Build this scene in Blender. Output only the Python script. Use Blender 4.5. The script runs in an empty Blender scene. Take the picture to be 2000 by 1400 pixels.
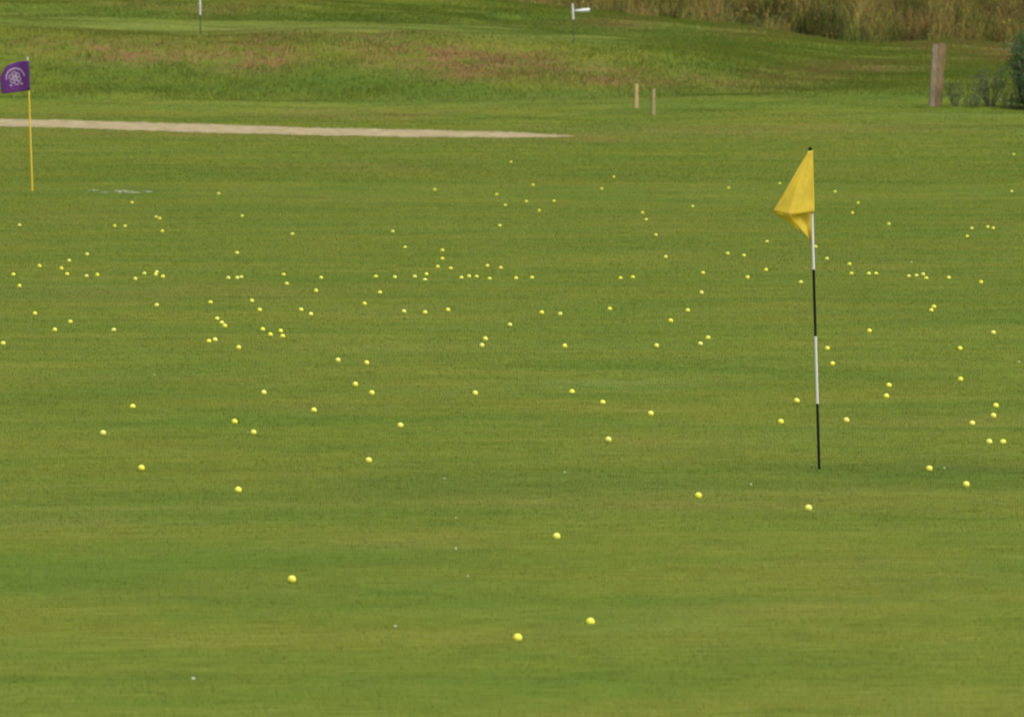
import bpy, bmesh, math, random
import numpy as np
from mathutils import Vector, Matrix
R = math.radians
sc = bpy.context.scene
COL = sc.collection
random.seed(7)
rng = np.random.default_rng(7)

# ------------------------------------------------------------------ camera
F = 11430.0                     # focal length in photo pixels (photo 2000 x 1400)
H = 3.1                         # camera height
PITCH = math.atan(700 / F)
cp, sp = math.cos(PITCH), math.sin(PITCH)
cam_d = bpy.data.cameras.new('camera')
cam = bpy.data.objects.new('camera', cam_d); COL.objects.link(cam)
cam_d.sensor_width = 36; cam_d.lens = 36 * F / 2000
cam_d.clip_start = 0.5; cam_d.clip_end = 9000
cam.location = (0, 0, H); cam.rotation_euler = (R(90) - PITCH, 0, 0)
cam_d.dof.use_dof = True; cam_d.dof.focus_distance = 46; cam_d.dof.aperture_fstop = 8
sc.camera = cam

# ------------------------------------------------------------------ light (soft, thinly overcast day)
SUN_EL, SUN_AZ = 58, 140        # azimuth measured clockwise from +Y (view direction)
w = bpy.data.worlds.new('World'); sc.world = w; w.use_nodes = True
nt = w.node_tree; nt.nodes.clear()
sky = nt.nodes.new('ShaderNodeTexSky'); sky.sky_type = 'NISHITA'; sky.sun_disc = False
sky.sun_elevation = R(SUN_EL); sky.sun_rotation = R(SUN_AZ)
sky.air_density = 1.0; sky.dust_density = 5.0; sky.ozone_density = 1.0
bg = nt.nodes.new('ShaderNodeBackground'); bg.inputs['Strength'].default_value = 0.15
wo = nt.nodes.new('ShaderNodeOutputWorld')
nt.links.new(sky.outputs[0], bg.inputs[0]); nt.links.new(bg.outputs[0], wo.inputs[0])
sd = bpy.data.lights.new('sun', 'SUN'); sun = bpy.data.objects.new('sun', sd); COL.objects.link(sun)
sd.energy = 1.15; sd.angle = R(28); sd.color = (1.0, .95, .86)
sdir = Vector((math.sin(R(SUN_AZ)) * math.cos(R(SUN_EL)), math.cos(R(SUN_AZ)) * math.cos(R(SUN_EL)), math.sin(R(SUN_EL))))
sun.rotation_euler = (-sdir).to_track_quat('-Z', 'Y').to_euler()
sc.view_settings.view_transform = 'Standard'; sc.view_settings.look = 'None'
sc.view_settings.gamma = 1; sc.view_settings.exposure = 0.46
sc.render.engine = 'CYCLES'
sc.cycles.filter_width = 1.9
sc.cycles.max_bounces = 6; sc.cycles.transmission_bounces = 4

# ------------------------------------------------------------------ pixel <-> world
def tan_y(y): return ((y - 700) * cp + F * sp) / (F * cp - (y - 700) * sp)
def project(X, D, Z):
    zc = D * cp + (H - Z) * sp
    return 1000 + F * X / zc, 700 + F * ((H - Z) * cp - D * sp) / zc

# ------------------------------------------------------------------ terrain profile
def zz(y, D): return H - tan_y(y) * D
def vis(u, table):              # smooth table lookup across u
    return float(np.interp(u, [t[0] for t in table], [t[1] for t in table]))
Y124 = [(-400, 190), (800, 196), (1250, 192), (1650, 186), (2400, 190)]
Y131 = [(-400, 52), (0, 54), (250, 64), (400, 68), (600, 65), (800, 67), (1000, 77), (1200, 86), (1350, 100), (1500, 140), (1650, 155), (2400, 155)]
Y148 = [(-400, 30), (150, 38), (400, 46), (800, 48), (1000, 60), (1200, 73), (1350, 80), (1500, 86), (1650, 108), (1850, 112), (2400, 118)]
Y162 = [(-400, -50), (400, -46), (600, -40), (800, -15), (900, 0), (1000, 9), (1100, 20), (1250, 33), (1400, 45), (1500, 57),
        (1580, 71), (1650, 83), (1700, 87), (1750, 84), (1850, 77), (1950, 84), (2020, 100), (2100, 112), (2400, 118)]
UG = np.arange(-400, 2401, 20.0); DG = np.arange(0, 260.1, 0.5)
ZT = np.zeros((len(UG), len(DG)))
for i, u in enumerate(UG):
    z162 = zz(vis(u, Y162), 162)
    pts = [(0, 0), (90, 0), (104, .22), (115, .62), (124, zz(vis(u, Y124), 124)), (131, zz(vis(u, Y131), 131)),
           (134, None), (148, zz(vis(u, Y148), 148)), (160.5, z162 - .02), (163, z162), (170, z162 - .5), (175, 1.45), (200, 4.8), (260, 5.2)]
    z31, z48 = pts[5][1], pts[7][1]
    pts[6] = (134, z31 + (z48 - z31) * .22)
    ZT[i] = np.interp(DG, [p[0] for p in pts], [p[1] for p in pts])
def gsmooth(a, sig, ax):
    n = int(sig * 3); k = np.exp(-.5 * (np.arange(-n, n + 1) / sig) ** 2); k /= k.sum()
    p = np.pad(a, [(n, n) if q == ax else (0, 0) for q in (0, 1)], mode='edge')
    return np.apply_along_axis(lambda v: np.convolve(v, k, 'valid'), ax, p)
ZT = gsmooth(gsmooth(ZT, 1.7, 1), 1.6, 0)

def vnoise(x, y, seed=0):       # 2-D value noise, numpy
    xi = np.floor(x).astype(np.int64); yi = np.floor(y).astype(np.int64)
    xf = x - xi; yf = y - yi
    xf = xf * xf * (3 - 2 * xf); yf = yf * yf * (3 - 2 * yf)
    def h(a, b):
        n = (a * 374761393 + b * 668265263 + seed * 974711) & 0x7fffffff
        n = ((n ^ (n >> 13)) * 1274126177) & 0x7fffffff
        return ((n ^ (n >> 16)) & 0xffff) / 65535.0
    return (h(xi, yi) * (1 - xf) + h(xi + 1, yi) * xf) * (1 - yf) + (h(xi, yi + 1) * (1 - xf) + h(xi + 1, yi + 1) * xf) * yf
def fbm(x, y, seed=0, o=3):
    s = 0; a = .5; t = 0
    for k in range(o):
        s = s + a * vnoise(x * 2 ** k, y * 2 ** k, seed + k); t += a; a *= .55
    return s / t

def zfun(X, D):
    X = np.asarray(X, float); D = np.asarray(D, float)
    Dc = np.maximum(D, 20.0)
    u = np.clip(1000 + F * X / Dc, UG[0], UG[-1] - .01); d = np.clip(D, 0, 259.9)
    a = (u - UG[0]) / 20; b = d / .5
    i = a.astype(int); j = b.astype(int); fa = a - i; fb = b - j
    z = (ZT[i, j] * (1 - fa) + ZT[i + 1, j] * fa) * (1 - fb) + (ZT[i, j + 1] * (1 - fa) + ZT[i + 1, j + 1] * fa) * fb
    wv = np.clip((D - 12) / 10, 0, 1) * np.clip((215 - D) / 20, 0, 1)
    z = z + wv * (.045 * (fbm(X / 7 + 3, D / 8, 5, 2) - .5) + np.clip((D - 112) / 10, 0, 1) * .30 * (fbm(X / 4.2, D / 3.4, 9, 3) - .5) * np.clip((170 - D) / 6, .3, 1))
    return z
def hit(px, py, lift=0.0):      # where the ray through a photo pixel meets the ground
    ky = F * cp - (py - 700) * sp
    tx = (px - 1000) / ky; tz = ((py - 700) * cp + F * sp) / ky
    D = np.arange(18, 215, .05)
    g = (H - tz * D) - (zfun(tx * D, D) + lift)
    k = int(np.argmax(g < 0)) if (g < 0).any() else len(D) - 1
    d = D[k] if k == 0 else D[k - 1] + .05 * g[k - 1] / (g[k - 1] - g[k])
    return Vector((tx * d, d, float(zfun(tx * d, d))))
def scale_at(p): return F / (p.y * cp + (H - p.z) * sp)      # pixels per metre

# ------------------------------------------------------------------ grass colour fields (dry / lush and dark / pale patches, world surface)
# (u, y, su, sy, amount)
DRY = [(110, 88, 150, 14, .55), (210, 108, 60, 13, .7), (300, 110, 70, 13, .65), (500, 100, 75, 22, .95), (480, 125, 60, 12, .5), (720, 72, 120, 9, .55),
       (800, 122, 70, 13, .55), (850, 100, 60, 12, .8), (920, 122, 55, 16, .95), (760, 92, 60, 12, .5), (905, 148, 60, 10, .5),
       (1040, 120, 70, 18, .55), (1120, 140, 90, 12, .6), (1200, 160, 70, 10, .55), (1330, 158, 60, 12, .55), (1220, 47, 45, 7, .85),
       (1140, 45, 40, 6, .4), (1480, 160, 60, 14, .55), (1580, 148, 50, 12, .6), (1680, 130, 70, 10, .5), (1720, 138, 60, 8, .45), (1450, 60, 60, 6, .5),
       (1560, 72, 80, 6, .4), (1850, 82, 110, 4, .6), (1830, 92, 80, 6, .5), (1930, 105, 80, 14, .55), (1965, 108, 18, 10, .7),
       (290, 8, 60, 8, .45), (420, 22, 60, 8, .35), (480, 10, 60, 8, .3), (700, 224, 180, 7, .4), (150, 225, 120, 6, .2),
       (300, 262, 300, 4, .35), (900, 275, 300, 4, .35), (1150, 268, 60, 4, .4), (1350, 255, 200, 8, .35), (1750, 250, 200, 8, .3), (90, 425, 120, 10, .3),
       (200, 575, 200, 14, .45), (720, 325, 160, 8, .4), (620, 388, 150, 9, .3), (560, 570, 120, 10, .3), (250, 735, 250, 7, .4), (640, 795, 120, 10, .3), (1250, 870, 90, 12, .25),
       (1800, 820, 150, 18, .25), (850, 980, 500, 14, .35), (1500, 985, 400, 14, .3), (150, 1020, 250, 16, .3), (1450, 1190, 160, 12, .2),
       (1750, 1130, 180, 40, .25), (820, 1050, 120, 14, .3), (1000, 1240, 120, 12, .15), (420, 1160, 200, 12, .15), (1650, 500, 300, 20, .15), (1150, 360, 250, 12, .15), (1880, 910, 120, 12, .2)]
LUSH_DARK = [(500, 140, 1100, 32, .36), (500, 22, 700, 16, .4), (250, 140, 250, 22, .55), (300, 168, 300, 10, .4), (620, 135, 120, 18, .7), (560, 175, 200, 12, .6), (760, 165, 120, 16, .7), (900, 188, 200, 14, .7), (350, 35, 220, 10, .6),
        (720, 38, 150, 6, .8), (950, 40, 130, 12, .65), (1000, 62, 140, 6, .6), (1130, 62, 100, 6, .7), (300, 52, 150, 4, .4), (1300, 62, 120, 8, .5), (1350, 88, 150, 8, .3),
        (1420, 125, 100, 14, .35), (1785, 110, 40, 5, .9), (1700, 100, 120, 6, .3), (1650, 172, 120, 8, .6), (1480, 185, 160, 10, .5), (1500, 205, 240, 8, .5), (1740, 190, 90, 12, .4),
        (1870, 160, 90, 16, .3), (1900, 222, 110, 4, .8), (1250, 220, 110, 6, .6), (1750, 232, 200, 5, .4), (1180, 195, 200, 12, .35),
        (120, 376, 150, 5, .8), (280, 372, 50, 4, .7), (400, 410, 80, 8, .3), (650, 410, 90, 6, .35), (1240, 422, 90, 8, .35), (1230, 465, 90, 8, .3), (1760, 358, 90, 7, .35),
        (1620, 503, 120, 7, .4), (1780, 585, 200, 18, .3), (680, 565, 120, 8, .4), (300, 680, 350, 10, .35), (1150, 710, 250, 10, .3), (1450, 705, 150, 6, .35), (1650, 740, 120, 16, .3),
        (150, 780, 150, 20, .3), (250, 858, 160, 6, .35), (1350, 930, 500, 20, .8), (1650, 912, 300, 12, .7), (760, 938, 130, 18, .9), (1150, 948, 260, 13, .7), (1900, 930, 150, 20, .6),
        (200, 955, 250, 12, .4), (900, 1110, 200, 30, .4), (250, 1135, 250, 25, .4), (1100, 1260, 200, 16, .3), (1800, 1290, 250, 16, .4), (650, 1145, 150, 14, .25), (1000, 1257, 14, 2.2, 1.2),  # last entry: small spot of darker green just below the nearest ball
        (300, 1320, 200, 20, .2), (1400, 1270, 200, 18, .25), (900, 1340, 120, 10, .3), (1700, 1390, 200, 20, .25)]
PALE = [(700, 54, 380, 5, .75), (420, 54, 120, 5, .6), (1050, 72, 200, 5, .6), (80, 30, 120, 12, .35), (250, 45, 120, 5, .3), (1240, 84, 110, 4, .4), (1060, 195, 120, 8, .3), (1220, 209, 60, 4, .4),
        (1870, 226, 200, 2.5, .8), (500, 205, 300, 12, .2), (1300, 260, 400, 8, .15), (150, 560, 160, 8, .2), (780, 612, 120, 8, .3), (1200, 748, 110, 6, .8), (1210, 678, 90, 4, .4), (1500, 855, 120, 14, .3), (1450, 950, 0.1, 1, 0),
        (1300, 1222, 130, 8, .55), (1600, 962, 300, 5, .35), (750, 680, 150, 5, .4), (900, 445, 200, 5, .2), (1270, 762, 60, 4, .3), (1850, 1260, 60, 8, .3), (1840, 1388, 80, 10, .4), (520, 1200, 90, 6, .2)]
def field(tab, u, y):
    s = np.zeros_like(u)
    for a, b, su, sy, am in tab:
        s = s + am * np.exp(-.5 * (((u - a) / su) ** 2 + ((y - b) / sy) ** 2))
    return s
def fields(X, D, Z):
    u, y = project(X, D, Z)
    ok = D > 22
    wob = fbm(X * 1.3, D * .6, 31, 3) * 1.1 + .45
    dr = np.where(ok, field(DRY, u, y), 0) * wob
    lu = np.where(ok, field(LUSH_DARK, u, y), 0) * (1.75 - wob)
    pa = np.where(ok, field(PALE, u, y), 0)
    return np.clip(dr, 0, 1) * np.where(y > 285, .5, 1), np.clip(lu, 0, 1), np.clip(pa, 0, 1)

# ------------------------------------------------------------------ helpers
def tag(o, label=None, cat=None, group=None, kind=None):
    if label: o['label'] = label
    if cat: o['category'] = cat
    if group: o['group'] = group
    if kind: o['kind'] = kind
    return o
def empty(name, loc, rz=0):
    o = bpy.data.objects.new(name, None); COL.objects.link(o); o.location = loc; o.rotation_euler.z = rz
    o.empty_display_size = .1
    return o
def link_mesh(name, me, mats, parent=None, smooth=False):
    o = bpy.data.objects.new(name, me); COL.objects.link(o)
    for m in (mats if isinstance(mats, (list, tuple)) else [mats]): me.materials.append(m)
    if parent: o.parent = parent
    if smooth: me.polygons.foreach_set('use_smooth', [True] * len(me.polygons))
    return o
def from_bm(name, bm, mats, parent=None, smooth=False):
    me = bpy.data.meshes.new(name); bm.to_mesh(me); bm.free()
    return link_mesh(name, me, mats, parent, smooth)
def np_mesh(name, verts, faces, nper, attrs=None):
    me = bpy.data.meshes.new(name)
    nf = len(faces) // nper
    me.vertices.add(len(verts)); me.vertices.foreach_set('co', np.ascontiguousarray(verts, dtype=np.float32).ravel())
    me.loops.add(len(faces)); me.loops.foreach_set('vertex_index', faces.astype(np.int32))
    me.polygons.add(nf); me.polygons.foreach_set('loop_start', np.arange(0, nf * nper, nper, dtype=np.int32))
    me.update(calc_edges=True)
    for k, v in (attrs or {}).items():
        a = me.attributes.new(k, 'FLOAT_COLOR', 'POINT'); a.data.foreach_set('color', np.ascontiguousarray(v, dtype=np.float32).ravel())
    return me
def tube(bm, pts, radii, seg=10, cap=True, mi=0):
    rings = []
    for k, (p, r) in enumerate(zip(pts, radii)):
        p = Vector(p)
        d = (Vector(pts[min(k + 1, len(pts) - 1)]) - Vector(pts[max(k - 1, 0)])).normalized()
        a = d.cross(Vector((0, 1, 0)) if abs(d.y) < .9 else Vector((1, 0, 0))).normalized(); b = d.cross(a)
        rings.append([bm.verts.new(p + (a * math.cos(t) + b * math.sin(t)) * r) for t in [2 * math.pi * q / seg for q in range(seg)]])
    for k in range(len(rings) - 1):
        for q in range(seg):
            f = bm.faces.new((rings[k][q], rings[k][(q + 1) % seg], rings[k + 1][(q + 1) % seg], rings[k + 1][q])); f.material_index = mi
    if cap:
        for rg in (rings[0], rings[-1][::-1]):
            f = bm.faces.new(rg); f.material_index = mi
    return rings

# ------------------------------------------------------------------ materials
class N:
    def __init__(s, name):
        s.m = bpy.data.materials.new(name); s.m.use_nodes = True
        s.t = s.m.node_tree; s.t.nodes.clear()
    def n(s, ty, **kw):
        x = s.t.nodes.new(ty)
        for k, v in kw.items():
            if k.startswith('i_'): x.inputs[k[2:].replace('_', ' ')].default_value = v
            else: setattr(x, k, v)
        return x
    def l(s, a, b): s.t.links.new(a, b)
    def noise(s, vec, scale, detail=3, rough=.55):
        x = s.n('ShaderNodeTexNoise'); x.inputs['Scale'].default_value = scale; x.inputs['Detail'].default_value = detail
        x.inputs['Roughness'].default_value = rough; s.l(vec, x.inputs['Vector']); return x.outputs['Fac']
    def mul(s, a, b, op='MULTIPLY', clamp=False):
        x = s.n('ShaderNodeMath', operation=op, use_clamp=clamp)
        for k, v in ((0, a), (1, b)):
            if isinstance(v, (int, float)): x.inputs[k].default_value = v
            else: s.l(v, x.inputs[k])
        return x.outputs[0]
    def rng(s, v, a, b, c=0, d=1):
        x = s.n('ShaderNodeMapRange'); s.l(v, x.inputs[0])
        for k, q in enumerate((a, b, c, d)): x.inputs[k + 1].default_value = q
        return x.outputs[0]
    def mix(s, f, a, b, bt='MIX'):
        x = s.n('ShaderNodeMix', data_type='RGBA', blend_type=bt)
        if isinstance(f, (int, float)): x.inputs[0].default_value = f
        else: s.l(f, x.inputs[0])
        for k, v in ((6, a), (7, b)):
            if isinstance(v, tuple): x.inputs[k].default_value = (*v, 1) if len(v) == 3 else v
            else: s.l(v, x.inputs[k])
        return x.outputs[2]
    def val(s, col, f):
        x = s.n('ShaderNodeMix', data_type='RGBA', blend_type='MULTIPLY'); x.inputs[0].default_value = 1
        s.l(col, x.inputs[6]); c = s.n('ShaderNodeCombineColor')
        for k in range(3): s.l(f, c.inputs[k])
        s.l(c.outputs[0], x.inputs[7]); return x.outputs[2]
    def out(s, col, rough=.9, spec=.15, bump=None, bstr=.3, bdist=.01, transl=0, metal=0):
        b = s.n('ShaderNodeBsdfPrincipled')
        if isinstance(col, tuple): b.inputs['Base Color'].default_value = (*col, 1)
        else: s.l(col, b.inputs['Base Color'])
        b.inputs['Roughness'].default_value = rough; b.inputs['Specular IOR Level'].default_value = spec; b.inputs['Metallic'].default_value = metal
        if bump is not None:
            bp = s.n('ShaderNodeBump'); bp.inputs['Strength'].default_value = bstr; bp.inputs['Distance'].default_value = bdist
            s.l(bump, bp.inputs['Height']); s.l(bp.outputs[0], b.inputs['Normal'])
        o = s.n('ShaderNodeOutputMaterial'); sh = b.outputs[0]
        if transl:
            tr = s.n('ShaderNodeBsdfTranslucent')
            if isinstance(col, tuple): tr.inputs[0].default_value = (*col, 1)
            else: s.l(col, tr.inputs[0])
            mx = s.n('ShaderNodeMixShader'); mx.inputs[0].default_value = transl
            s.l(sh, mx.inputs[1]); s.l(tr.outputs[0], mx.inputs[2]); sh = mx.outputs[0]
        s.l(sh, o.inputs[0]); return s.m

def grass_mat(name, blade):
    g = N(name)
    pos = g.n('ShaderNodeNewGeometry').outputs['Position']
    at = g.n('ShaderNodeAttribute', attribute_name='gcol')
    sep = g.n('ShaderNodeSeparateColor'); g.l(at.outputs['Color'], sep.inputs[0])
    dry, lush, pale, rnd = sep.outputs[0], sep.outputs[1], sep.outputs[2], at.outputs['Alpha']
    mp = g.n('ShaderNodeMapping'); mp.inputs['Scale'].default_value = (.5, 1.0, .5); g.l(pos, mp.inputs[0]); sv = mp.outputs[0]
    mp2 = g.n('ShaderNodeMapping'); mp2.inputs['Scale'].default_value = (.22, .9, .3); mp2.inputs['Rotation'].default_value = (0, 0, .05); g.l(pos, mp2.inputs[0])
    mp3 = g.n('ShaderNodeMapping'); mp3.inputs['Scale'].default_value = (.25, .8, .5); g.l(pos, mp3.inputs[0])
    n1 = g.noise(sv, .55, 5, .6); n2 = g.noise(sv, 2.3, 5, .65); n3 = g.noise(mp3.outputs[0], 15, 4, .65); n4 = g.noise(mp2.outputs[0], 1.6, 6, .7)
    c = g.mix(g.rng(n1, .38, .62), GREEN, OLIVE)
    c = g.mix(g.mul(g.rng(n4, .48, .74), .5), c, BROWN)
    c = g.mix(g.mul(g.rng(n2, .52, .75), .5), c, DEEP)
    c = g.mix(g.mul(lush, g.rng(n2, .2, .65, .35, .82)), c, DEEP)
    c = g.mix(g.mul(pale, .6), c, PALEG)
    nd = g.rng(g.noise(pos, 1.7, 6, .75), .37, .57)
    c = g.mix(g.mul(g.mul(dry, nd), .98), c, DRYC)
    k = g.mul(g.rng(n4, .3, .7, .88, 1.11), g.rng(n3, .3, .7, .78, 1.17))
    k = g.mul(k, g.rng(g.noise(pos, 70, 2, .6), .3, .7, .85, 1.15))
    if blade: k = g.mul(k, g.rng(rnd, 0, 1, .92, 1.2))
    c = g.val(c, k)
    if blade: return g.out(c, .7, .1, transl=.35)
    return g.out(c, .95, .05, bump=g.noise(pos, 45, 3, .7), bstr=.6, bdist=.012)
GREEN = (.110, .168, .0185); OLIVE = (.152, .181, .0215); BROWN = (.178, .166, .034); DEEP = (.080, .130, .017)
PALEG = (.200, .245, .055); DRYC = (.205, .128, .050)
M_ground = grass_mat('turf', False); M_blade = grass_mat('grass_blades', True)

def simple(name, col, rough=.6, spec=.3, var=.12, scale=30, bstr=0, metal=0, transl=0):
    g = N(name); tc = g.n('ShaderNodeTexCoord').outputs['Object']
    n = g.noise(tc, scale, 4, .6); c = g.mix(1.0, col, col); c = g.val(c, g.rng(n, .3, .7, 1 - var, 1 + var))
    return g.out(c, rough, spec, bump=n if bstr else None, bstr=bstr, metal=metal, transl=transl)
M_white = simple('white_paint', (.62, .60, .55), .5, .3, .05, 12)
M_black = simple('black_paint', (.014, .016, .013), .8, .08, .15, 12)
M_dkgreen = simple('dark_green_paint', (.05, .085, .045), .5, .3, .15, 12)
M_ypole = simple('yellow_pole_paint', (.66, .46, .045), .5, .3, .1, 10)
M_grey = simple('grey_plastic', (.45, .46, .42), .5, .3, .1, 20)
def cloth(name, col, tr=.3):
    g = N(name); tc = g.n('ShaderNodeTexCoord').outputs['Object']
    wv = g.n('ShaderNodeTexWave', bands_direction='Z'); wv.inputs['Scale'].default_value = 160; g.l(tc, wv.inputs[0])
    n = g.noise(tc, 9, 4, .6); c = g.mix(1.0, col, col); c = g.val(c, g.mul(g.rng(n, .3, .7, .9, 1.1), g.rng(wv.outputs['Fac'], 0, 1, .96, 1.04)))
    return g.out(c, .75, .2, bump=wv.outputs['Fac'], bstr=.15, bdist=.002, transl=tr)
M_yellow = cloth('yellow_nylon', (.86, .70, .095), .5)
M_purple = cloth('purple_nylon', (.115, .030, .170), .2)
M_wflag = cloth('white_nylon', (.80, .82, .80), .3)
M_emblem = simple('lilac_grey_print', (.30, .24, .33), .7, .1, .1, 40)
def wood(name, a, b):
    g = N(name); tc = g.n('ShaderNodeTexCoord').outputs['Object']
    mp = g.n('ShaderNodeMapping'); mp.inputs['Scale'].default_value = (1, 1, .12); g.l(tc, mp.inputs[0])
    n = g.noise(mp.outputs[0], 38, 5, .65); n2 = g.noise(tc, 4, 3); c = g.mix(g.rng(n, .35, .65), a, b)
    c = g.val(c, g.rng(n2, .3, .7, .8, 1.15)); return g.out(c, .85, .15, bump=n, bstr=.5, bdist=.006)
M_wood = wood('weathered_oak', (.15, .105, .050), (.29, .21, .115))
M_wood_pale = wood('grey_weathered_wood', (.18, .145, .085), (.31, .26, .175))
M_stake = wood('pale_stake_wood', (.38, .28, .12), (.50, .40, .185))
M_stake2 = wood('grey_stake_wood', (.27, .225, .105), (.37, .315, .155))
# golf ball: optic yellow cover with dimples, tint differs a little from ball to ball
g = N('yellow_ball_cover'); tc = g.n('ShaderNodeTexCoord').outputs['Object']
vo = g.n('ShaderNodeTexVoronoi'); vo.inputs['Scale'].default_value = 230; g.l(tc, vo.inputs['Vector'])
oi = g.n('ShaderNodeObjectInfo'); c = g.mix(g.mul(oi.outputs['Random'], oi.outputs['Random']), (.80, .745, .070), (.72, .71, .16))
c = g.val(c, g.rng(g.noise(tc, 60, 3), .35, .7, 1.03, .88))
M_ball = g.out(c, .5, .25, bump=vo.outputs['Distance'], bstr=.35, bdist=.001)
# worn straw-coloured path
g = N('worn_straw_path'); pos = g.n('ShaderNodeNewGeometry').outputs['Position']
n = g.noise(pos, 3.2, 5, .7); n2 = g.noise(pos, 26, 4, .7)
c = g.mix(g.rng(n, .42, .58), (.37, .31, .175), (.27, .225, .11)); c = g.mix(g.mul(g.rng(n2, .5, .7), .35), c, (.40, .345, .20))
M_path = g.out(c, .95, .05, bump=n2, bstr=.7, bdist=.01)

# ------------------------------------------------------------------ ground (one sheet to the horizon)
xs = np.concatenate([[-3000, -900, -300, -120, -70], np.arange(-42, 42.01, .3), [70, 120, 300, 900, 3000]])
ys = np.concatenate([[-600, -100, -20, 0, 8], np.arange(14, 216, .4), [230, 260, 400, 1200, 6000]])
XX, YY = np.meshgrid(xs, ys)
ZZ = zfun(XX, YY)
dr, lu, pa = fields(XX.ravel(), YY.ravel(), ZZ.ravel())
nx, ny = len(xs), len(ys)
idx = np.arange(nx * ny).reshape(ny, nx)
quads = np.stack([idx[:-1, :-1], idx[:-1, 1:], idx[1:, 1:], idx[1:, :-1]], -1).ravel()
me = np_mesh('ground', np.stack([XX.ravel(), YY.ravel(), ZZ.ravel()], -1), quads, 4, {'gcol': np.stack([dr, lu, pa, np.full_like(dr, .5)], -1)})
tag(link_mesh('ground', me, M_ground, smooth=True), kind='structure')

# worn path strip across the far end of the fairway
TOP = [(-260, 228), (0, 233), (150, 236), (300, 240.6), (400, 243), (600, 250), (800, 254), (1000, 259), (1080, 263), (1125, 266.3)]
BOT = [(-260, 244), (0, 247.5), (200, 252.5), (400, 260), (600, 264.5), (750, 267.5), (900, 269), (1000, 269.5), (1080, 268.5), (1125, 266.9)]
def on_path(u, y):
    t = np.interp(u, [p[0] for p in TOP], [p[1] for p in TOP]); b = np.interp(u, [p[0] for p in BOT], [p[1] for p in BOT])
    return (y > t) & (y < b) & (u < 1125)
vs = []; K = 9; us = np.arange(-260, 1126, 6.0)
for k, u in enumerate(us):
    t = np.interp(u, [p[0] for p in TOP], [p[1] for p in TOP]) + .3 * math.sin(u * .043) + random.uniform(-.9, .9)
    b = np.interp(u, [p[0] for p in BOT], [p[1] for p in BOT]) + .3 * math.sin(u * .031 + 1) + random.uniform(-1, 1)
    if u > 1050: b = max(b, t + .6)
    A, B = hit(u, t), hit(u, b)
    for q in range(K):
        p = A.lerp(B, q / (K - 1)); p.z = float(zfun(p.x, p.y)) + .006
        vs.append(p)
fi = [v for k in range(len(us) - 1) for q in range(K - 1) for v in (k * K + q, k * K + q + 1, (k + 1) * K + q + 1, (k + 1) * K + q)]
me = np_mesh('path', np.array([tuple(v) for v in vs]), np.array(fi), 4)
tag(link_mesh('path', me, M_path, smooth=True), kind='structure')

# ------------------------------------------------------------------ grass blades (stuff)
def scatter(d0, d1, per, spread=.108):
    area = spread * (d1 * d1 - d0 * d0)
    n = int(area * per)
    D = np.sqrt(rng.random(n) * (d1 * d1 - d0 * d0) + d0 * d0)
    X = (rng.random(n) * 2 - 1) * spread * D
    return X, D
XS, DS, HS, WS = [], [], [], []
for d0, d1, per, h, wd in [(23, 34, 2600, .011, .0030), (34, 48, 1900, .012, .0040), (48, 66, 1050, .013, .0055), (66, 96, 620, .014, .008), (96, 122, 520, .020, .010)]:
    X, D = scatter(d0, d1, per); XS.append(X); DS.append(D)
    HS.append(h * (.6 + .8 * rng.random(len(X)))); WS.append(np.full(len(X), wd))
X, D = scatter(122, 166, 420); XS.append(X); DS.append(D)
Z = zfun(X, D); u, y = project(X, D, Z)
rough = np.clip((D - 122.5) / 2, 0, 1)
green = (D > 131.5) & (D < 148) & (u < 1400)
hh = (.028 + .05 * np.clip(fbm(X * 1.1, D * 1.1, 77, 3) * 2 - .6, 0, 1)) * rough + .02
HS.append(np.where(green, .016 + (hh - .016) * np.clip((u - 1150) / 250, 0, 1), hh) * (.6 + .8 * rng.random(len(X)))); WS.append(np.full(len(X), .012))
X = np.concatenate(XS); D = np.concatenate(DS); hb = np.concatenate(HS); wb = np.concatenate(WS)
Z = zfun(X, D); u, y = project(X, D, Z)
jt = rng.normal(0, 1.9, len(u)); keep = ~on_path(u, y + jt); X, D, hb, wb, Z = X[keep], D[keep], hb[keep], wb[keep], Z[keep]
hb = hb * (.75 + .5 * fbm(X * 3, D * 3, 41, 2))
n = len(X); a = rng.random(n) * np.pi; ln = hb * .55
dx, dy = np.cos(a) * wb / 2, np.sin(a) * wb / 2
V = np.empty((n, 3, 3), np.float32)
V[:, 0] = np.stack([X - dx, D - dy, Z - .004], -1); V[:, 1] = np.stack([X + dx, D + dy, Z - .004], -1)
V[:, 2] = np.stack([X + rng.normal(0, 1, n) * ln * .6, D + rng.normal(0, 1, n) * ln * .6, Z + hb], -1)
dr, lu, pa = fields(X, D, Z)
r_ = rng.random(n) * .6
at = np.stack([np.repeat(dr, 3), np.repeat(lu, 3), np.repeat(pa, 3), (np.repeat(r_, 3) + np.tile([0, 0, .4], n))], -1)
me = np_mesh('grass', V.reshape(-1, 3), np.arange(n * 3), 3, {'gcol': at})
tag(link_mesh('grass', me, M_blade), 'short mown green and olive grass covering the range and the banks behind', 'grass', kind='stuff')
print('blades', n)

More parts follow.
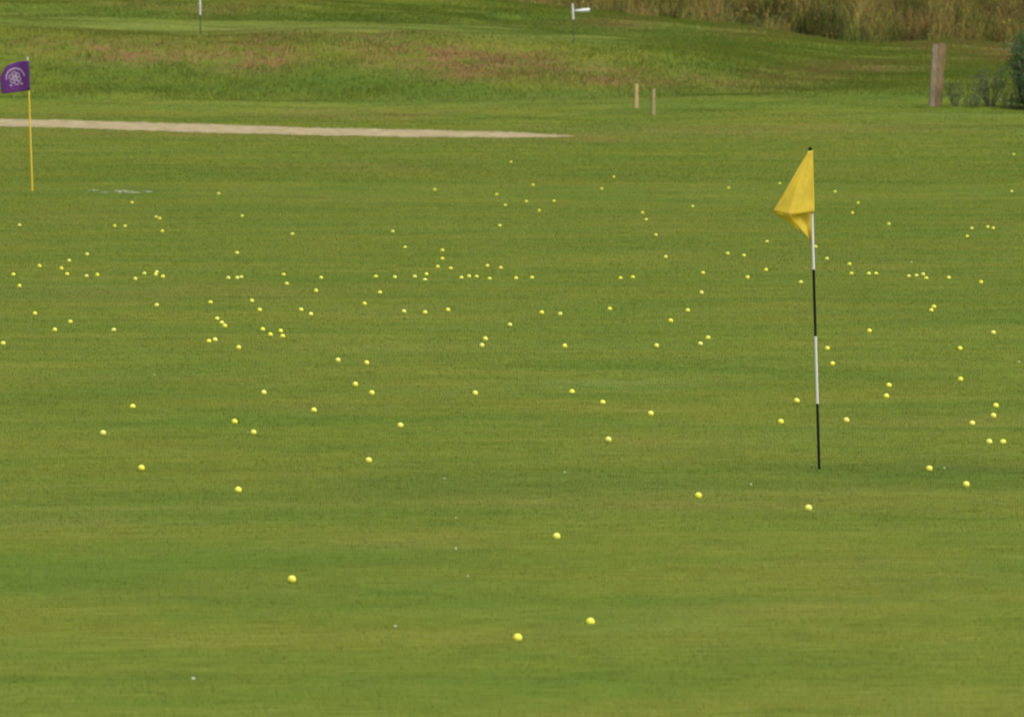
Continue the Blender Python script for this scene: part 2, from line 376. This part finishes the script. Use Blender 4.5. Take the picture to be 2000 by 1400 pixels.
# ------------------------------------------------------------------ tall reeds behind the mounds (stuff)
g = N('reed_leaves'); at_ = g.n('ShaderNodeAttribute', attribute_name='gcol'); pos = g.n('ShaderNodeNewGeometry').outputs['Position']
mp = g.n('ShaderNodeMapping'); mp.inputs['Scale'].default_value = (1, 1, .25); g.l(pos, mp.inputs[0])
c = g.val(at_.outputs['Color'], g.rng(g.noise(mp.outputs[0], 9, 4, .65), .3, .7, .7, 1.3)); M_reed = g.out(c, .8, .1, transl=.25)
pal = np.array([(.20, .20, .045), (.31, .27, .07), (.44, .345, .115), (.24, .15, .045), (.11, .16, .035), (.06, .085, .02), (.26, .25, .035)])
def reed_patch(n, d0, d1, h0, h1, w0, w1, lean, lowgreen=False):
    D = d0 + (d1 - d0) * rng.random(n); uu = 650 + 1700 * rng.random(n); X = (uu - 1000) / F * D
    gap = fbm(X * 1.6, D * .35, 60, 3); z0 = zfun(X, D)
    h = (h0 + (h1 - h0) * rng.random(n)) * np.clip(.25 + 1.35 * fbm(X * 1.3, D * 1.2, 60, 2), .3, 1.25)
    cl = fbm(X * 2.1 + 9, D * .5, 91, 3) * .62 + fbm(X * 9, D * 3, 17, 2) * .38
    cl = np.clip((cl - .5) * 2.6 + .5, 0, .999)
    order = [5, 4, 0, 6, 1, 2, 3] if not lowgreen else [5, 5, 4, 4, 0, 3, 5]
    ci = np.clip(cl * 7 + rng.normal(0, .8, n), 0, 6.99).astype(int)
    colr = pal[np.array(order)[ci]] * ((.5 + .5 * rng.random(n)) * (.36 + 1.35 * np.clip(fbm(X * 1.3 + 40, D * .8, 123, 3) * 2.6 - .8, 0, 1)))[:, None]
    S = 4; V = np.empty((n, S * 2, 3), np.float32)
    a = rng.random(n) * np.pi; w_ = w0 + (w1 - w0) * rng.random(n); lx, ly = rng.normal(0, lean, n), rng.normal(0, lean, n)
    for s_ in range(S):
        t = s_ / (S - 1); ww = w_ * (1 - .75 * t ** 2) / 2
        px = X + lx * h * t ** 1.8; py = D + ly * h * t ** 1.8; pz = z0 - .03 + h * t * (1 - .12 * t)
        V[:, s_ * 2] = np.stack([px - np.cos(a) * ww, py - np.sin(a) * ww, pz], -1)
        V[:, s_ * 2 + 1] = np.stack([px + np.cos(a) * ww, py + np.sin(a) * ww, pz], -1)
    base = np.arange(n)[:, None, None] * S * 2
    q = np.array([[2 * s_, 2 * s_ + 1, 2 * s_ + 3, 2 * s_ + 2] for s_ in range(S - 1)])[None]
    C = np.repeat(np.concatenate([colr, np.ones((n, 1))], 1), S * 2, 0)
    return V.reshape(-1, 3), (base + q).ravel(), C
def leaf_clutter(n):           # broad leaves and seed heads mixed through the reeds
    D = 171 + 26 * rng.random(n); uu = 650 + 1700 * rng.random(n); X = (uu - 1000) / F * D
    z = zfun(X, D) + 1.15 * rng.random(n) ** 1.2
    cl = fbm(X * 1.4 + 3, z * 1.6 + D * .4, 55, 3); k = rng.random(n) < np.clip((cl - .36) * 4, .04, 1)
    X, D, z, cl = X[k], D[k], z[k], cl[k]; n = len(X)
    c0 = np.stack([X, D, z], -1); d = rng.normal(0, 1, (n, 3)); d[:, 2] *= 1.6; d /= np.linalg.norm(d, axis=1)[:, None]
    e = np.cross(d, rng.normal(0, 1, (n, 3))); e /= np.linalg.norm(e, axis=1)[:, None]
    Lf = (.05 + .12 * rng.random(n))[:, None]
    V = np.stack([c0 - d * Lf / 2, c0 + e * Lf * .2, c0 + d * Lf / 2, c0 - e * Lf * .2], 1).reshape(-1, 3)
    pc = pal[np.array([5, 4, 0, 3, 1, 4, 6])[np.clip(fbm(X * .8, z * 1.2, 71, 2) * 9 - 1 + rng.normal(0, .6, n), 0, 6.9).astype(int)]] * (.5 + .6 * rng.random(n))[:, None]
    return V, np.arange(n * 4), np.repeat(np.concatenate([pc, np.ones((n, 1))], 1), 4, 0)
parts = [reed_patch(110000, 171.5, 198, .75, 1.5, .008, .026, .22), reed_patch(16000, 170, 174, .2, .7, .012, .03, .3, True)]
parts.append(leaf_clutter(60000))
off = 0; VV, FF, CC = [], [], []
for v, f, c_ in parts: VV.append(v); FF.append(f + off); CC.append(c_); off += len(v)
me = np_mesh('tall_reeds', np.concatenate(VV), np.concatenate(FF), 4, {'gcol': np.concatenate(CC)})
tag(link_mesh('tall_reeds', me, M_reed), 'thick bank of tall straw and olive reeds growing behind the grassy mounds', 'reeds', kind='stuff')

# ------------------------------------------------------------------ shrubs
def leaf_mat(name, a, b, dk):
    g = N(name); at_ = g.n('ShaderNodeAttribute', attribute_name='gcol'); s_ = g.n('ShaderNodeSeparateColor'); g.l(at_.outputs['Color'], s_.inputs[0])
    c = g.mix(s_.outputs[0], a, b); c = g.mix(g.rng(s_.outputs[1], .7, 1), c, dk); return g.out(c, .6, .25, transl=.25)
M_leaf = leaf_mat('bush_leaves', (.060, .115, .026), (.24, .33, .14), (.025, .06, .025))
M_leaf2 = leaf_mat('scrub_leaves', (.085, .130, .038), (.19, .25, .095), (.10, .075, .045))
M_bark = wood('twig_bark', (.095, .100, .055), (.17, .165, .10))
def shrub(name, base, height, width, nst, nleaf, lsize, lm, label, cat='shrub', up=.8, group=None, twig=.004):
    t = empty(name, base); tag(t, label, cat, group)
    bm = bmesh.new(); tips = []
    for k in range(nst):
        a = random.uniform(0, 2 * math.pi); rr = random.uniform(.1, 1) ** .7
        ex, ey = math.cos(a) * width / 2 * rr, math.sin(a) * width / 2 * rr
        hh = height * random.uniform(.6, 1) * (1.05 - .35 * rr * rr)
        root = .12 if up > 0 else .45; pts = [Vector((ex * root, ey * root, -.03))]
        for q in range(1, 6):
            s_ = q / 5; s2 = root + (1 - root) * s_ ** (.6 + up); pts.append(Vector((ex * s2 + random.uniform(-.02, .02) * height, ey * s2 + random.uniform(-.02, .02) * height, hh * s_)))
        tube(bm, pts, [twig * 2.4 * (1 - .8 * q / 5) + .0015 for q in range(6)], 5)
        tips += pts[1:]
        for q in (2, 3, 4):
            for _ in range(2):
                e = pts[q] + Vector((random.uniform(-1, 1), random.uniform(-1, 1), random.uniform(.1, 1.1))) * height * .16
                tube(bm, [pts[q], (pts[q] + e) / 2 + Vector((0, 0, .01)), e], [twig, twig * .7, .0015], 4, False); tips += [e, (pts[q] + e) / 2]
    from_bm('branches', bm, M_bark, t)
    n = nleaf; tp = np.array([tuple(p) for p in tips]); c0 = tp[rng.integers(0, len(tp), n)] + rng.normal(0, height * .045, (n, 3))
    c0[:, 2] = np.clip(c0[:, 2], .02, height * 1.06)
    d = rng.normal(0, 1, (n, 3)); d[:, 2] += .6; d /= np.linalg.norm(d, axis=1)[:, None]
    e = np.cross(d, rng.normal(0, 1, (n, 3))); e /= np.linalg.norm(e, axis=1)[:, None]
    L = lsize * (.6 + .8 * rng.random(n))[:, None]
    V = np.stack([c0 - d * L / 2, c0 + e * L * .22, c0 + d * L / 2, c0 - e * L * .22], 1).reshape(-1, 3)
    cl = np.clip(fbm(c0[:, 0] * 6 / height + 5, c0[:, 2] * 6 / height, 7, 2) * 1.6 - .4 + rng.normal(0, .12, n), 0, 1)
    A = np.repeat(np.stack([cl, rng.random(n), cl, np.ones(n)], -1), 4, 0)
    link_mesh('foliage', np_mesh('foliage', V, np.arange(n * 4), 4, {'gcol': A}), lm, t)
    return t
B = hit(2024, 214)
shrub('shrub', B, 1.75, 1.15, 60, 9500, .060, M_leaf, 'dense dark green leafy bush at the right edge beyond the wooden post', up=-.25, twig=.007)
B = hit(1934, 207); shrub('shrub', B, .95, .95, 24, 620, .042, M_leaf2, 'dark twiggy shrub with upright stems between the thick post and the leafy bush', up=.15, twig=.003)
B = hit(1866, 208); shrub('shrub', B, .62, .52, 13, 220, .042, M_leaf2, 'thin dark twiggy shrub just to the right of the thick wooden post', up=.1, twig=.003)
B = hit(1900, 209); shrub('weed_clump', B, .30, .62, 18, 300, .040, M_leaf2, 'low brownish weeds at the ground between the two twiggy shrubs', 'weeds', up=-.3, twig=.002)
B = hit(1966, 211); shrub('weed_clump', B, .34, .75, 20, 420, .040, M_leaf2, 'low grey green weeds at the foot of the leafy bush on its left', 'weeds', up=-.3, twig=.002)

# ------------------------------------------------------------------ posts
def box_bm(w_, d_, h_, bev=.008, slant=0.0, taper=0.0):
    bm = bmesh.new(); bmesh.ops.create_cube(bm, size=1)
    for v in bm.verts:
        v.co.x *= w_; v.co.y *= d_; v.co.z = (v.co.z + .5) * h_
        if v.co.z > h_ * .9: v.co.z += slant * (v.co.x / w_); v.co.x *= 1 - taper; v.co.y *= 1 - taper
    bmesh.ops.subdivide_edges(bm, edges=[e for e in bm.edges if abs(e.verts[0].co.z - e.verts[1].co.z) > h_ * .5], cuts=8)
    for v in bm.verts:
        if v.co.z > .02: v.co.x += random.uniform(-1, 1) * w_ * .025; v.co.y += random.uniform(-1, 1) * d_ * .025
    bmesh.ops.bevel(bm, geom=[e for e in bm.edges if e.is_manifold and e.calc_face_angle(0) > .8], offset=bev, segments=2, affect='EDGES')
    return bm
B = hit(1827, 209); s = scale_at(B)
t = empty('wooden_post', B); tag(t, 'thick old wooden post of two upright timbers left of the shrubs', 'post')
o = from_bm('timber', box_bm(11.5 / s, .15, 125.5 / s, .008, -.008), M_wood_pale, t); o.location = (-7.1 / s, -.0, -.03); o.rotation_euler.y = R(2.9)
o['label'] = 'narrow paler grey timber on the left'
o = from_bm('timber', box_bm(14 / s, .17, 126.5 / s, .010, .01), M_wood, t); o.location = (5.7 / s, .01, -.03); o.rotation_euler.y = R(2.9)
o['label'] = 'wider brown timber on the right'
for (px, py, hp, wp, mt, tilt, lab) in [(1242.5, 212, 48, 7.6, M_stake, .6, 'short pale wooden stake on the grass, left and brighter of a pair'),
                                       (1275.5, 225, 51, 7.2, M_stake2, 1.2, 'short greyer wooden stake on the grass, right of a pair')]:
    B = hit(px, py); s = scale_at(B)
    o = from_bm('wooden_stake', box_bm(wp / s, wp / s, hp / s + .03, .006, .01, .12), mt); o.location = B - Vector((0, 0, .03)); o.rotation_euler = (0, R(tilt), R(12))
    tag(o, lab, 'stake', 'short wooden stakes')

# ------------------------------------------------------------------ flags
def grid_cloth(bm, c00, c10, c11, c01, nu, nv, wob=0.0, ph=0.0, shared=None):
    # bilinear patch; u runs c00->c10, v runs c00->c01
    rows = []
    for j in range(nv + 1):
        v = j / nv; row = []
        for i in range(nu + 1):
            u = i / nu
            p = (Vector(c00) * (1 - u) + Vector(c10) * u) * (1 - v) + (Vector(c01) * (1 - u) + Vector(c11) * u) * v
            p.y += wob * math.sin(math.pi * u) * math.sin(5 * v + 4 * u + ph)
            row.append(bm.verts.new(p))
        rows.append(row)
    for j in range(nv):
        for i in range(nu): bm.faces.new((rows[j][i], rows[j][i + 1], rows[j + 1][i + 1], rows[j + 1][i]))
    return rows
# near yellow flag
B = hit(1600, 916); s = scale_at(B)
def L(px, py, d=0.0): return ((px - 1600) / s, d, (916 - py) / s)
t = empty('golf_flag', B); tag(t, 'large yellow flag drooping from a black and white striped pole near the camera', 'flag')
bm = bmesh.new()
bands = [(930, 788, 1), (788, 656, 0), (656, 526, 1), (526, 292, 0)]
def polex(y): return 1600 - (916 - y) * 19.5 / 626
for y0, y1, mi in bands: tube(bm, [L(polex(y0), y0), L(polex(y1), y1)], [.0092, .0092] if mi == 0 else [.0090, .0090], 16, False, mi)
from_bm('pole', bm, [M_white, M_black], t, True)
bm = bmesh.new(); bmesh.ops.create_uvsphere(bm, u_segments=16, v_segments=10, radius=.0135)
for v in bm.verts: v.co.z *= .8; v.co += Vector(L(polex(290), 291))
tube(bm, [L(polex(297), 297), L(polex(292), 292)], [.011, .011], 12)
from_bm('pole_cap', bm, M_black, t, True)
bm = bmesh.new()
# sleeve round the pole
rings = []
for k in range(13):
    y = 295 + (415 - 295) * k / 12; c = Vector(L(polex(y) + .3, y))
    rings.append([bm.verts.new(c + Vector((math.cos(q) * .0135, math.sin(q) * .0135, 0))) for q in [2 * math.pi * i / 14 for i in range(14)]])
for k in range(12):
    for i in range(14): bm.faces.new((rings[k][i], rings[k][(i + 1) % 14], rings[k + 1][(i + 1) % 14], rings[k + 1][i]))
# front panel, folded-back panel, hanging inner corner
def curvequad(bm, A, Bq, n=16, nu=10, wob=.004, ph=0):
    rows = []
    for j in range(n + 1):
        v = j / n
        def pt(poly):
            f = v * (len(poly) - 1); k = min(int(f), len(poly) - 2); r = f - k
            return Vector(poly[k]) * (1 - r) + Vector(poly[k + 1]) * r
        a_, b_ = pt(A), pt(Bq); row = []
        for i in range(nu + 1):
            u = i / nu; p = a_.lerp(b_, u)
            p.y += wob * (math.sin(7 * u + 3 * v + ph) + .14 * math.sin(15 * u - 6 * v + ph) + .3 * math.sin(11 * v + 9 * u)) * math.sin(math.pi * u) * (.3 + v)
            row.append(bm.verts.new(p))
        rows.append(row)
    for j in range(n):
        for i in range(nu): bm.faces.new((rows[j][i], rows[j][i + 1], rows[j + 1][i + 1], rows[j + 1][i]))
    return rows
poleR = [L(1585.5, 294, -.013), L(1586.8, 335, -.013), L(1588, 375, -.013), L(1589, 414.5, -.013)]
fold = [L(1577, 295, -.016), L(1563.5, 338, -.028), L(1550, 378, -.050), L(1541, 420, -.068)]
curvequad(bm, fold, poleR, 24, 22, .007)
tip = [L(1576.8, 295.2, -.018), L(1557, 328, -.024), L(1532, 372, -.026), L(1507, 413.5, -.02)]
curvequad(bm, tip, fold, 24, 16, .006, 1.3)
# lower edge of the folded-back panel: triangle down to its hem
curvequad(bm, [L(1507, 413.5, -.02), L(1524, 424, -.012), L(1540, 436, -.02), L(1557, 448.5, -.025)],
          [L(1541, 420, -.068), L(1548, 429, -.052), L(1554, 439, -.034), L(1560, 449, -.026)], 12, 8, .002, .4)
# inner layer, in the shade of the front panel
curvequad(bm, [L(1541, 419, -.045), L(1551, 434, -.030), L(1563, 449, -.012), L(1582.5, 472, .02)],
          [L(1585, 411, .05), L(1585, 430, .045), L(1585.5, 450, .03), L(1585, 473, .02)], 16, 18, .014, 2.0)
bmesh.ops.remove_doubles(bm, verts=bm.verts, dist=.0006)
o = from_bm('flag_cloth', bm, M_yellow, t, True)
md = o.modifiers.new('thick', 'SOLIDIFY'); md.thickness = .0012

# purple flag on yellow pole
B = hit(63, 373); s = scale_at(B)
def L(px, py, d=0.0): return ((px - 63) / s, d, (373 - py) / s)
t = empty('golf_flag', B); tag(t, 'purple flag with a pale round crest on a thin yellow pole at the left edge', 'flag')
bm = bmesh.new(); tube(bm, [L(63.3, 378), L(55.5, 116)], [.0145, .0135], 14, False)
from_bm('pole', bm, M_ypole, t, True)
bm = bmesh.new(); tube(bm, [L(55.4, 117), L(55.2, 113), L(55.1, 111)], [.014, .013, .006], 12); from_bm('pole_cap', bm, M_grey, t, True)
outl = [((57, 120.5), (59, 177)), ((48, 119.5), (50, 178)), ((38, 121), (38, 179.5)), ((28, 124), (27, 181)), ((17, 128), (16, 182.3)), ((11, 134), (8, 183)), ((1.6, 153), (5.2, 183.4))]
def prl(u):
    f = min(max(u, 0), .9999) * (len(outl) - 1); k = int(f); r = f - k
    a0, b0 = outl[k]; a1, b1 = outl[k + 1]
    return (a0[0] * (1 - r) + a1[0] * r, a0[1] * (1 - r) + a1[1] * r), (b0[0] * (1 - r) + b1[0] * r, b0[1] * (1 - r) + b1[1] * r)
def pdep(x, y):  # billow of the cloth
    q = (57 - x) / 57
    return -.016 + .035 * math.sin(q * 5.2 + (y - 120) * .012) * min(1, q * 3) - .05 * q * q
bm = bmesh.new(); NU, NV = 36, 24; rows = []
for i in range(NU + 1):
    (tx, ty), (bx, by) = prl(i / NU); row = []
    for j in range(NV + 1):
        v = j / NV; x = tx + (bx - tx) * v; y = ty + (by - ty) * v
        row.append(bm.verts.new(L(x, y, pdep(x, y))))
    rows.append(row)
for i in range(NU):
    for j in range(NV): bm.faces.new((rows[i][j], rows[i][j + 1], rows[i + 1][j + 1], rows[i + 1][j]))
rings = []
for k in range(9):
    y = 119 + (177 - 119) * k / 8; c = Vector(L(55.6 + (y - 119) * .03, y))
    rings.append([bm.verts.new(c + Vector((math.cos(q) * .019, math.sin(q) * .019, 0))) for q in [2 * math.pi * i / 12 for i in range(12)]])
for k in range(8):
    for i in range(12): bm.faces.new((rings[k][i], rings[k][(i + 1) % 12], rings[k + 1][(i + 1) % 12], rings[k + 1][i]))
o = from_bm('flag_cloth', bm, M_purple, t, True); md = o.modifiers.new('thick', 'SOLIDIFY'); md.thickness = .001
# crest print: arc, interlaced rings, two dots
bm = bmesh.new()
def ring(cx, cy, r, w_, a0=0, a1=360, n=40, sc_=0.0):
    vi, vo_ = [], []
    for k in range(n + 1):
        a_ = R(a0 + (a1 - a0) * k / n); wz = w_ * (1 + sc_ * math.sin(k * 1.9))
        for lst, rr in ((vi, r - wz / 2), (vo_, r + wz / 2)):
            x = cx + rr * math.cos(a_); y = cy - rr * math.sin(a_); lst.append(bm.verts.new(L(x, y, pdep(x, y) - .004)))
    for k in range(n): bm.faces.new((vi[k], vo_[k], vo_[k + 1], vi[k + 1]))
ring(31.5, 151.5, 17.2, 2.9, 8, 196, 44, .12)
for cx, cy, r in [(29, 145, 4.2), (35, 148, 4.4), (24, 151, 4.4), (30, 153, 4.6), (37.5, 155, 4.2), (26.5, 158, 4.2), (34, 161, 4.6), (31, 149.5, 2.6)]: ring(cx, cy, r, 2.0, n=20)
for cx, cy in [(23.4, 167), (43.5, 164)]: ring(cx, cy, 1.2, 2.4, n=12)
from_bm('crest', bm, M_emblem, t)['label'] = 'pale lilac circular crest of interlaced rings under an arc'

# far poles on the raised green
B = hit(392, 68.5); s = scale_at(B)
t = empty('flagstick', B); tag(t, 'thin dark and white flagstick on the raised green, cut off by the top edge', 'flagstick')
bm = bmesh.new()
for y0, y1, mi in [(75, 30, 1), (30, -8, 0), (-8, -46, 1), (-46, -117, 0)]:
    tube(bm, [(-(68.5 - y0) * .016 / s, 0, (68.5 - y0) / s), (-(68.5 - y1) * .016 / s, 0, (68.5 - y1) / s)], [.021, .021] if mi == 0 else [.013, .013], 12, False, mi)
from_bm('pole', bm, [M_white, M_dkgreen], t, True)
B = hit(1121, 82); s = scale_at(B)
def L(px, py, d=0.0): return ((px - 1121) / s, d, (82 - py) / s)
t = empty('golf_flag', B); tag(t, 'small white flag blown out flat from a short pole on the mound', 'flag')
bm = bmesh.new(); tube(bm, [L(1121, 88), L(1119.6, 38.5)], [.010, .010], 10, False, 1); tube(bm, [L(1119.6, 38.5), L(1118, 8)], [.024, .024], 12, False, 0)
from_bm('pole', bm, [M_white, M_dkgreen], t, True)
bm = bmesh.new()
P = [((1119, 20.5), (1119, 22.6)), ((1127, 19.4), (1127, 23.2)), ((1136, 17.8), (1136, 24.6)), ((1145, 16.8), (1145, 25)), ((1150.5, 16.6), (1150, 25.2)), ((1152, 19), (1151.5, 24.5))]
rows = []
for k, (a_, b_) in enumerate(P):
    row = []
    for j in range(9):
        v = j / 8; q = .09 * math.sin(v * math.pi) * (k / 5) + .03 * math.sin(k * 1.4)
        row.append(bm.verts.new(L(a_[0] + (b_[0] - a_[0]) * v, a_[1] + (b_[1] - a_[1]) * v, -q)))
    rows.append(row)
for i in range(len(P) - 1):
    for j in range(8): bm.faces.new((rows[i][j], rows[i][j + 1], rows[i + 1][j + 1], rows[i + 1][j]))
o = from_bm('flag_cloth', bm, M_wflag, t, True); md = o.modifiers.new('thick', 'SOLIDIFY'); md.thickness = .0015

# ------------------------------------------------------------------ golf balls, one by one
BALLS = [(427,378),(258,395),(305,423),(312,426),(38,439),(224,441),(244,441),(317,451),(473,421),(170,496),(135,508),(77,519),(120,523),(131,534),(463,493),(26,535),
(38,558),(169,538),(190,536),(264,544),(282,533),(306,530),(304,535),(318,539),(446,542),(463,542),(471,540),(411,589),(492,587),(68,611),(137,627),(107,643),(306,595),
(222,643),(424,621),(433,629),(439,636),(408,665),(420,662),(466,678),(6,669),(507,604),(554,535),(560,553),(571,456),(588,604),(607,613),(617,567),(627,542),(712,592),
(734,539),(742,570),(767,451),(771,540),(789,607),(791,482),(810,539),(833,535),(830,545),(830,609),(849,370),(855,520),(864,488),(864,504),(875,604),(880,523),(901,541),
(916,539),(931,539),(952,518),(956,543),(976,440),(978,522),(970,379),(987,400),(998,316),(1041,361),(1028,393),(1053,411),(1082,392),(1175,368),(1199,345),(1255,415),
(1262,428),(1281,458),(1300,501),(1423,366),(1421,494),(1453,498),(1008,542),(1039,541),(1212,542),(1236,540),(1373,532),(1370,571),(1460,541),(1496,526),(1498,471),
(1058,609),(1094,612),(1191,602),(1343,605),(1310,625),(1353,402),(1523,358),(1631,374),(1676,396),(1665,415),(1736,437),(1980,301),(1976,373),(1898,445),(1889,461),
(1929,443),(1940,445),(1593,481),(1615,505),(1659,515),(1663,533),(1697,533),(1711,533),(1775,538),(1790,537),(1803,535),(1809,542),(1853,541),(1916,550),(1564,550),
(1824,598),(1819,605),(259,792),(458,822),(495,843),(201,844),(276,913),(465,955),(513,642),(528,652),(548,646),(552,655),(660,702),(716,708),(694,750),(726,766),
(515,765),(613,799),(782,829),(720,897),(928,767),(948,661),(941,674),(996,633),(1103,675),(1282,674),(1368,670),(1383,658),(1117,763),(1177,784),(1271,807),(1188,857),
(1698,645),(1616,679),(1626,709),(1940,649),(1875,679),(1736,752),(1731,772),(1876,739),(1556,782),(1525,822),(1653,820),(1945,791),(1940,811),(1899,825),(1932,861),
(1959,861),(1815,913),(1887,945),(1579,991),(1364,966),(1087,1045),(570,1130),(1153,1211),(1011,1243)]
FAINT = {(305,423), (734,539), (1498,471), (1353,402), (1663,533), (1697,533), (1711,533), (1775,538), (1790,537), (471,540)}
RB = .0226
bm = bmesh.new(); bmesh.ops.create_icosphere(bm, subdivisions=3, radius=RB)
ball_me = bpy.data.meshes.new('golf_ball'); bm.to_mesh(ball_me); bm.free(); ball_me.materials.append(M_ball)
ball_me.polygons.foreach_set('use_smooth', [True] * len(ball_me.polygons))
HAND = {(1011,1243): 'nearest and lowest of all the yellow balls in the photo',
 (1153,1211): 'second nearest yellow ball, lying just right of and above the nearest one',
 (570,1130): 'large yellow ball lying alone in the lower left of the photo',
 (1087,1045): 'large yellow ball lying alone in the lower middle of the photo',
 (1579,991): 'yellow ball just below the foot of the striped flag pole',
 (1364,966): 'yellow ball lying left of and a little below the foot of the striped pole',
 (1887,945): 'nearest yellow ball at the right side, right of and below the pole foot',
 (1815,913): 'yellow ball level with the foot of the striped pole and right of it',
 (465,955): 'nearest yellow ball of the left half after the lone lower left one',
 (276,913): 'nearest yellow ball at the far left side, alone in the grass',
 (720,897): 'yellow ball alone just above the dark green band left of centre',
 (1525,822): 'yellow ball left of the striped pole at its lowest black band',
 (1653,820): 'yellow ball right of the striped pole at its lowest black band',
 (1556,782): 'yellow ball left of the pole level with the foot of its lower white band',
 (1564,550): 'yellow ball close to the left of the upper black band of the striped pole',
 (1593,481): 'yellow ball touching the right side of the white pole under the yellow flag',
 (1523,358): 'tiny pale yellow ball seen left of the yellow flag cloth',
 (998,316): 'farthest yellow ball in the middle, just below the tan path',
 (1980,301): 'farthest yellow ball at the right edge of the photo',
 (6,669): 'yellow ball cut close to the left edge of the photo',
 (424,621): 'top ball of a slanting row of three yellow balls at left',
 (433,629): 'middle ball of a slanting row of three yellow balls at left',
 (439,636): 'lowest ball of a slanting row of three yellow balls at left',
 (1932,861): 'left ball of two level yellow balls near the right edge',
 (1959,861): 'right ball of two level yellow balls near the right edge'}
def near(b):
    best = None
    for c in BALLS:
        if c != b:
            dd = math.hypot(c[0] - b[0], (c[1] - b[1]) * 1.3)
            if best is None or dd < best[0]: best = (dd, c)
    return best
labels = {}
for b in BALLS:
    if b in HAND: labels[b] = HAND[b]; continue
    dd, c = near(b); px, py = b
    at = f'{px / 20:.0f} percent across, {py / 14:.0f} percent down'
    size = 'faint tiny' if b in FAINT else 'tiny' if py < 480 else 'small' if py < 700 else ''
    if dd < 34 * max(.6, py / 700):
        side = ('left' if px < c[0] else 'right') if abs(px - c[0]) >= abs(py - c[1]) else ('upper' if py < c[1] else 'lower')
        labels[b] = ' '.join(f'{size} yellow ball, {side} of a close pair, {at}'.split())
    else: labels[b] = ' '.join(f'{size} yellow ball lying apart {at}'.split())
cnt = {}
for v in labels.values(): cnt[v] = cnt.get(v, 0) + 1
for b, v in list(labels.items()):
    if cnt[v] > 1:
        labels[b] = v.replace(f'{b[0] / 20:.0f} percent across', f'{b[0] / 20:.1f} percent across').replace(f'{b[1] / 14:.0f} percent down', f'{b[1] / 14:.1f} percent down')
for k, b in enumerate(sorted(BALLS, key=lambda q: -q[1])):
    px, py = b
    sink = random.choice([.004, .009, .012, .014, .015]) + random.uniform(0, .002)
    if b in FAINT: sink = .019
    elif 528 < py < 546: sink += .004
    vis_c = RB - sink * .5 + .001       # centre of the part that shows above the grass
    p = hit(px, py, vis_c)
    o = bpy.data.objects.new('golf_ball', ball_me); COL.objects.link(o)
    o.location = (p.x, p.y, p.z + RB - sink)
    o.rotation_euler = (random.uniform(0, 6.28), random.uniform(0, 6.28), random.uniform(0, 6.28))
    tag(o, labels[b], 'ball', 'yellow practice balls scattered over the grass')

# ------------------------------------------------------------------ daisies: single white flowers
DAISY = [(302,730,1),(868,932,1),(1103,920,1),(1467,943,1),(743,383,1),(890,1009,.9),(772,1220,1.1),(378,1322,1.2),(890,1068,1),(1780,512,1.8),(1937,518,.8),(1990,705,1.2),
         (1427,353,1.6),(560,413,.9),(97,458,1),(1845,912,1),(914,1122,.9),(687,741,.8),(484,842,1)]
bm = bmesh.new()
for k in range(13):
    a_ = 2 * math.pi * k / 13; d = Vector((math.cos(a_), math.sin(a_), .12)); e = Vector((-math.sin(a_), math.cos(a_), 0))
    q = [bm.verts.new(d * .003 - e * .001 + Vector((0, 0, .012))), bm.verts.new(d * .009 - e * .0024 + Vector((0, 0, .012))), bm.verts.new(d * .012 + Vector((0, 0, .012))),
         bm.verts.new(d * .009 + e * .0024 + Vector((0, 0, .012))), bm.verts.new(d * .003 + e * .001 + Vector((0, 0, .012)))]
    bm.faces.new(q)
tube(bm, [(0, 0, -.004), (0, 0, .011)], [.001, .001], 5, True, 1)
M_petal = simple('white_petals', (.50, .52, .42), .7, .1, .04, 60, transl=.2); M_stem = simple('flower_stem', (.06, .12, .03), .7, .2, .1, 40)
dm = bpy.data.meshes.new('daisy'); bm.to_mesh(dm); bm.free(); dm.materials.append(M_petal); dm.materials.append(M_stem)
for k, (px, py, sz) in enumerate(DAISY):
    p = hit(px, py, .012)
    o = bpy.data.objects.new('daisy', dm); COL.objects.link(o); o.location = p; o.scale = (sz * .62,) * 3
    o.rotation_euler = (R(random.uniform(20, 50)), R(random.uniform(-15, 15)), 0)
    tag(o, f'tiny white daisy in the grass {px / 20:.0f} percent across and {py / 14:.0f} percent down the photo', 'flower', 'white daisies dotted in the grass')
# patch of pale flowers right of the purple flag: too many to count
bmV, bmF = [], []
for k in range(170):
    c = random.choice([(186, 372, 6, 1), (205, 376, 6, 1.2), (235, 373, 10, 1.4), (252, 375, 9, 1.2), (262, 376, 8, 1.2), (289, 374, 5, 1.2), (246, 375, 14, 1.4), (240, 374, 10, 1.2)])
    p = hit(random.gauss(c[0], c[2]), random.gauss(c[1], c[3]), .012); r_ = random.uniform(.004, .008)
    n0 = len(bmV); tl = random.uniform(.2, .9)
    for q in range(6):
        a_ = q * math.pi / 3; bmV.append((p.x + math.cos(a_) * r_, p.y + math.sin(a_) * r_ * math.cos(tl), p.z + .014 + math.sin(a_) * r_ * math.sin(tl)))
    bmF += [n0 + q for q in range(6)]
me = np_mesh('flower_patch', np.array(bmV), np.array(bmF), 6)
tag(link_mesh('flower_patch', me, M_petal), 'sprinkled patch of tiny pale flowers in greener grass right of the purple flag', 'flowers', kind='stuff')
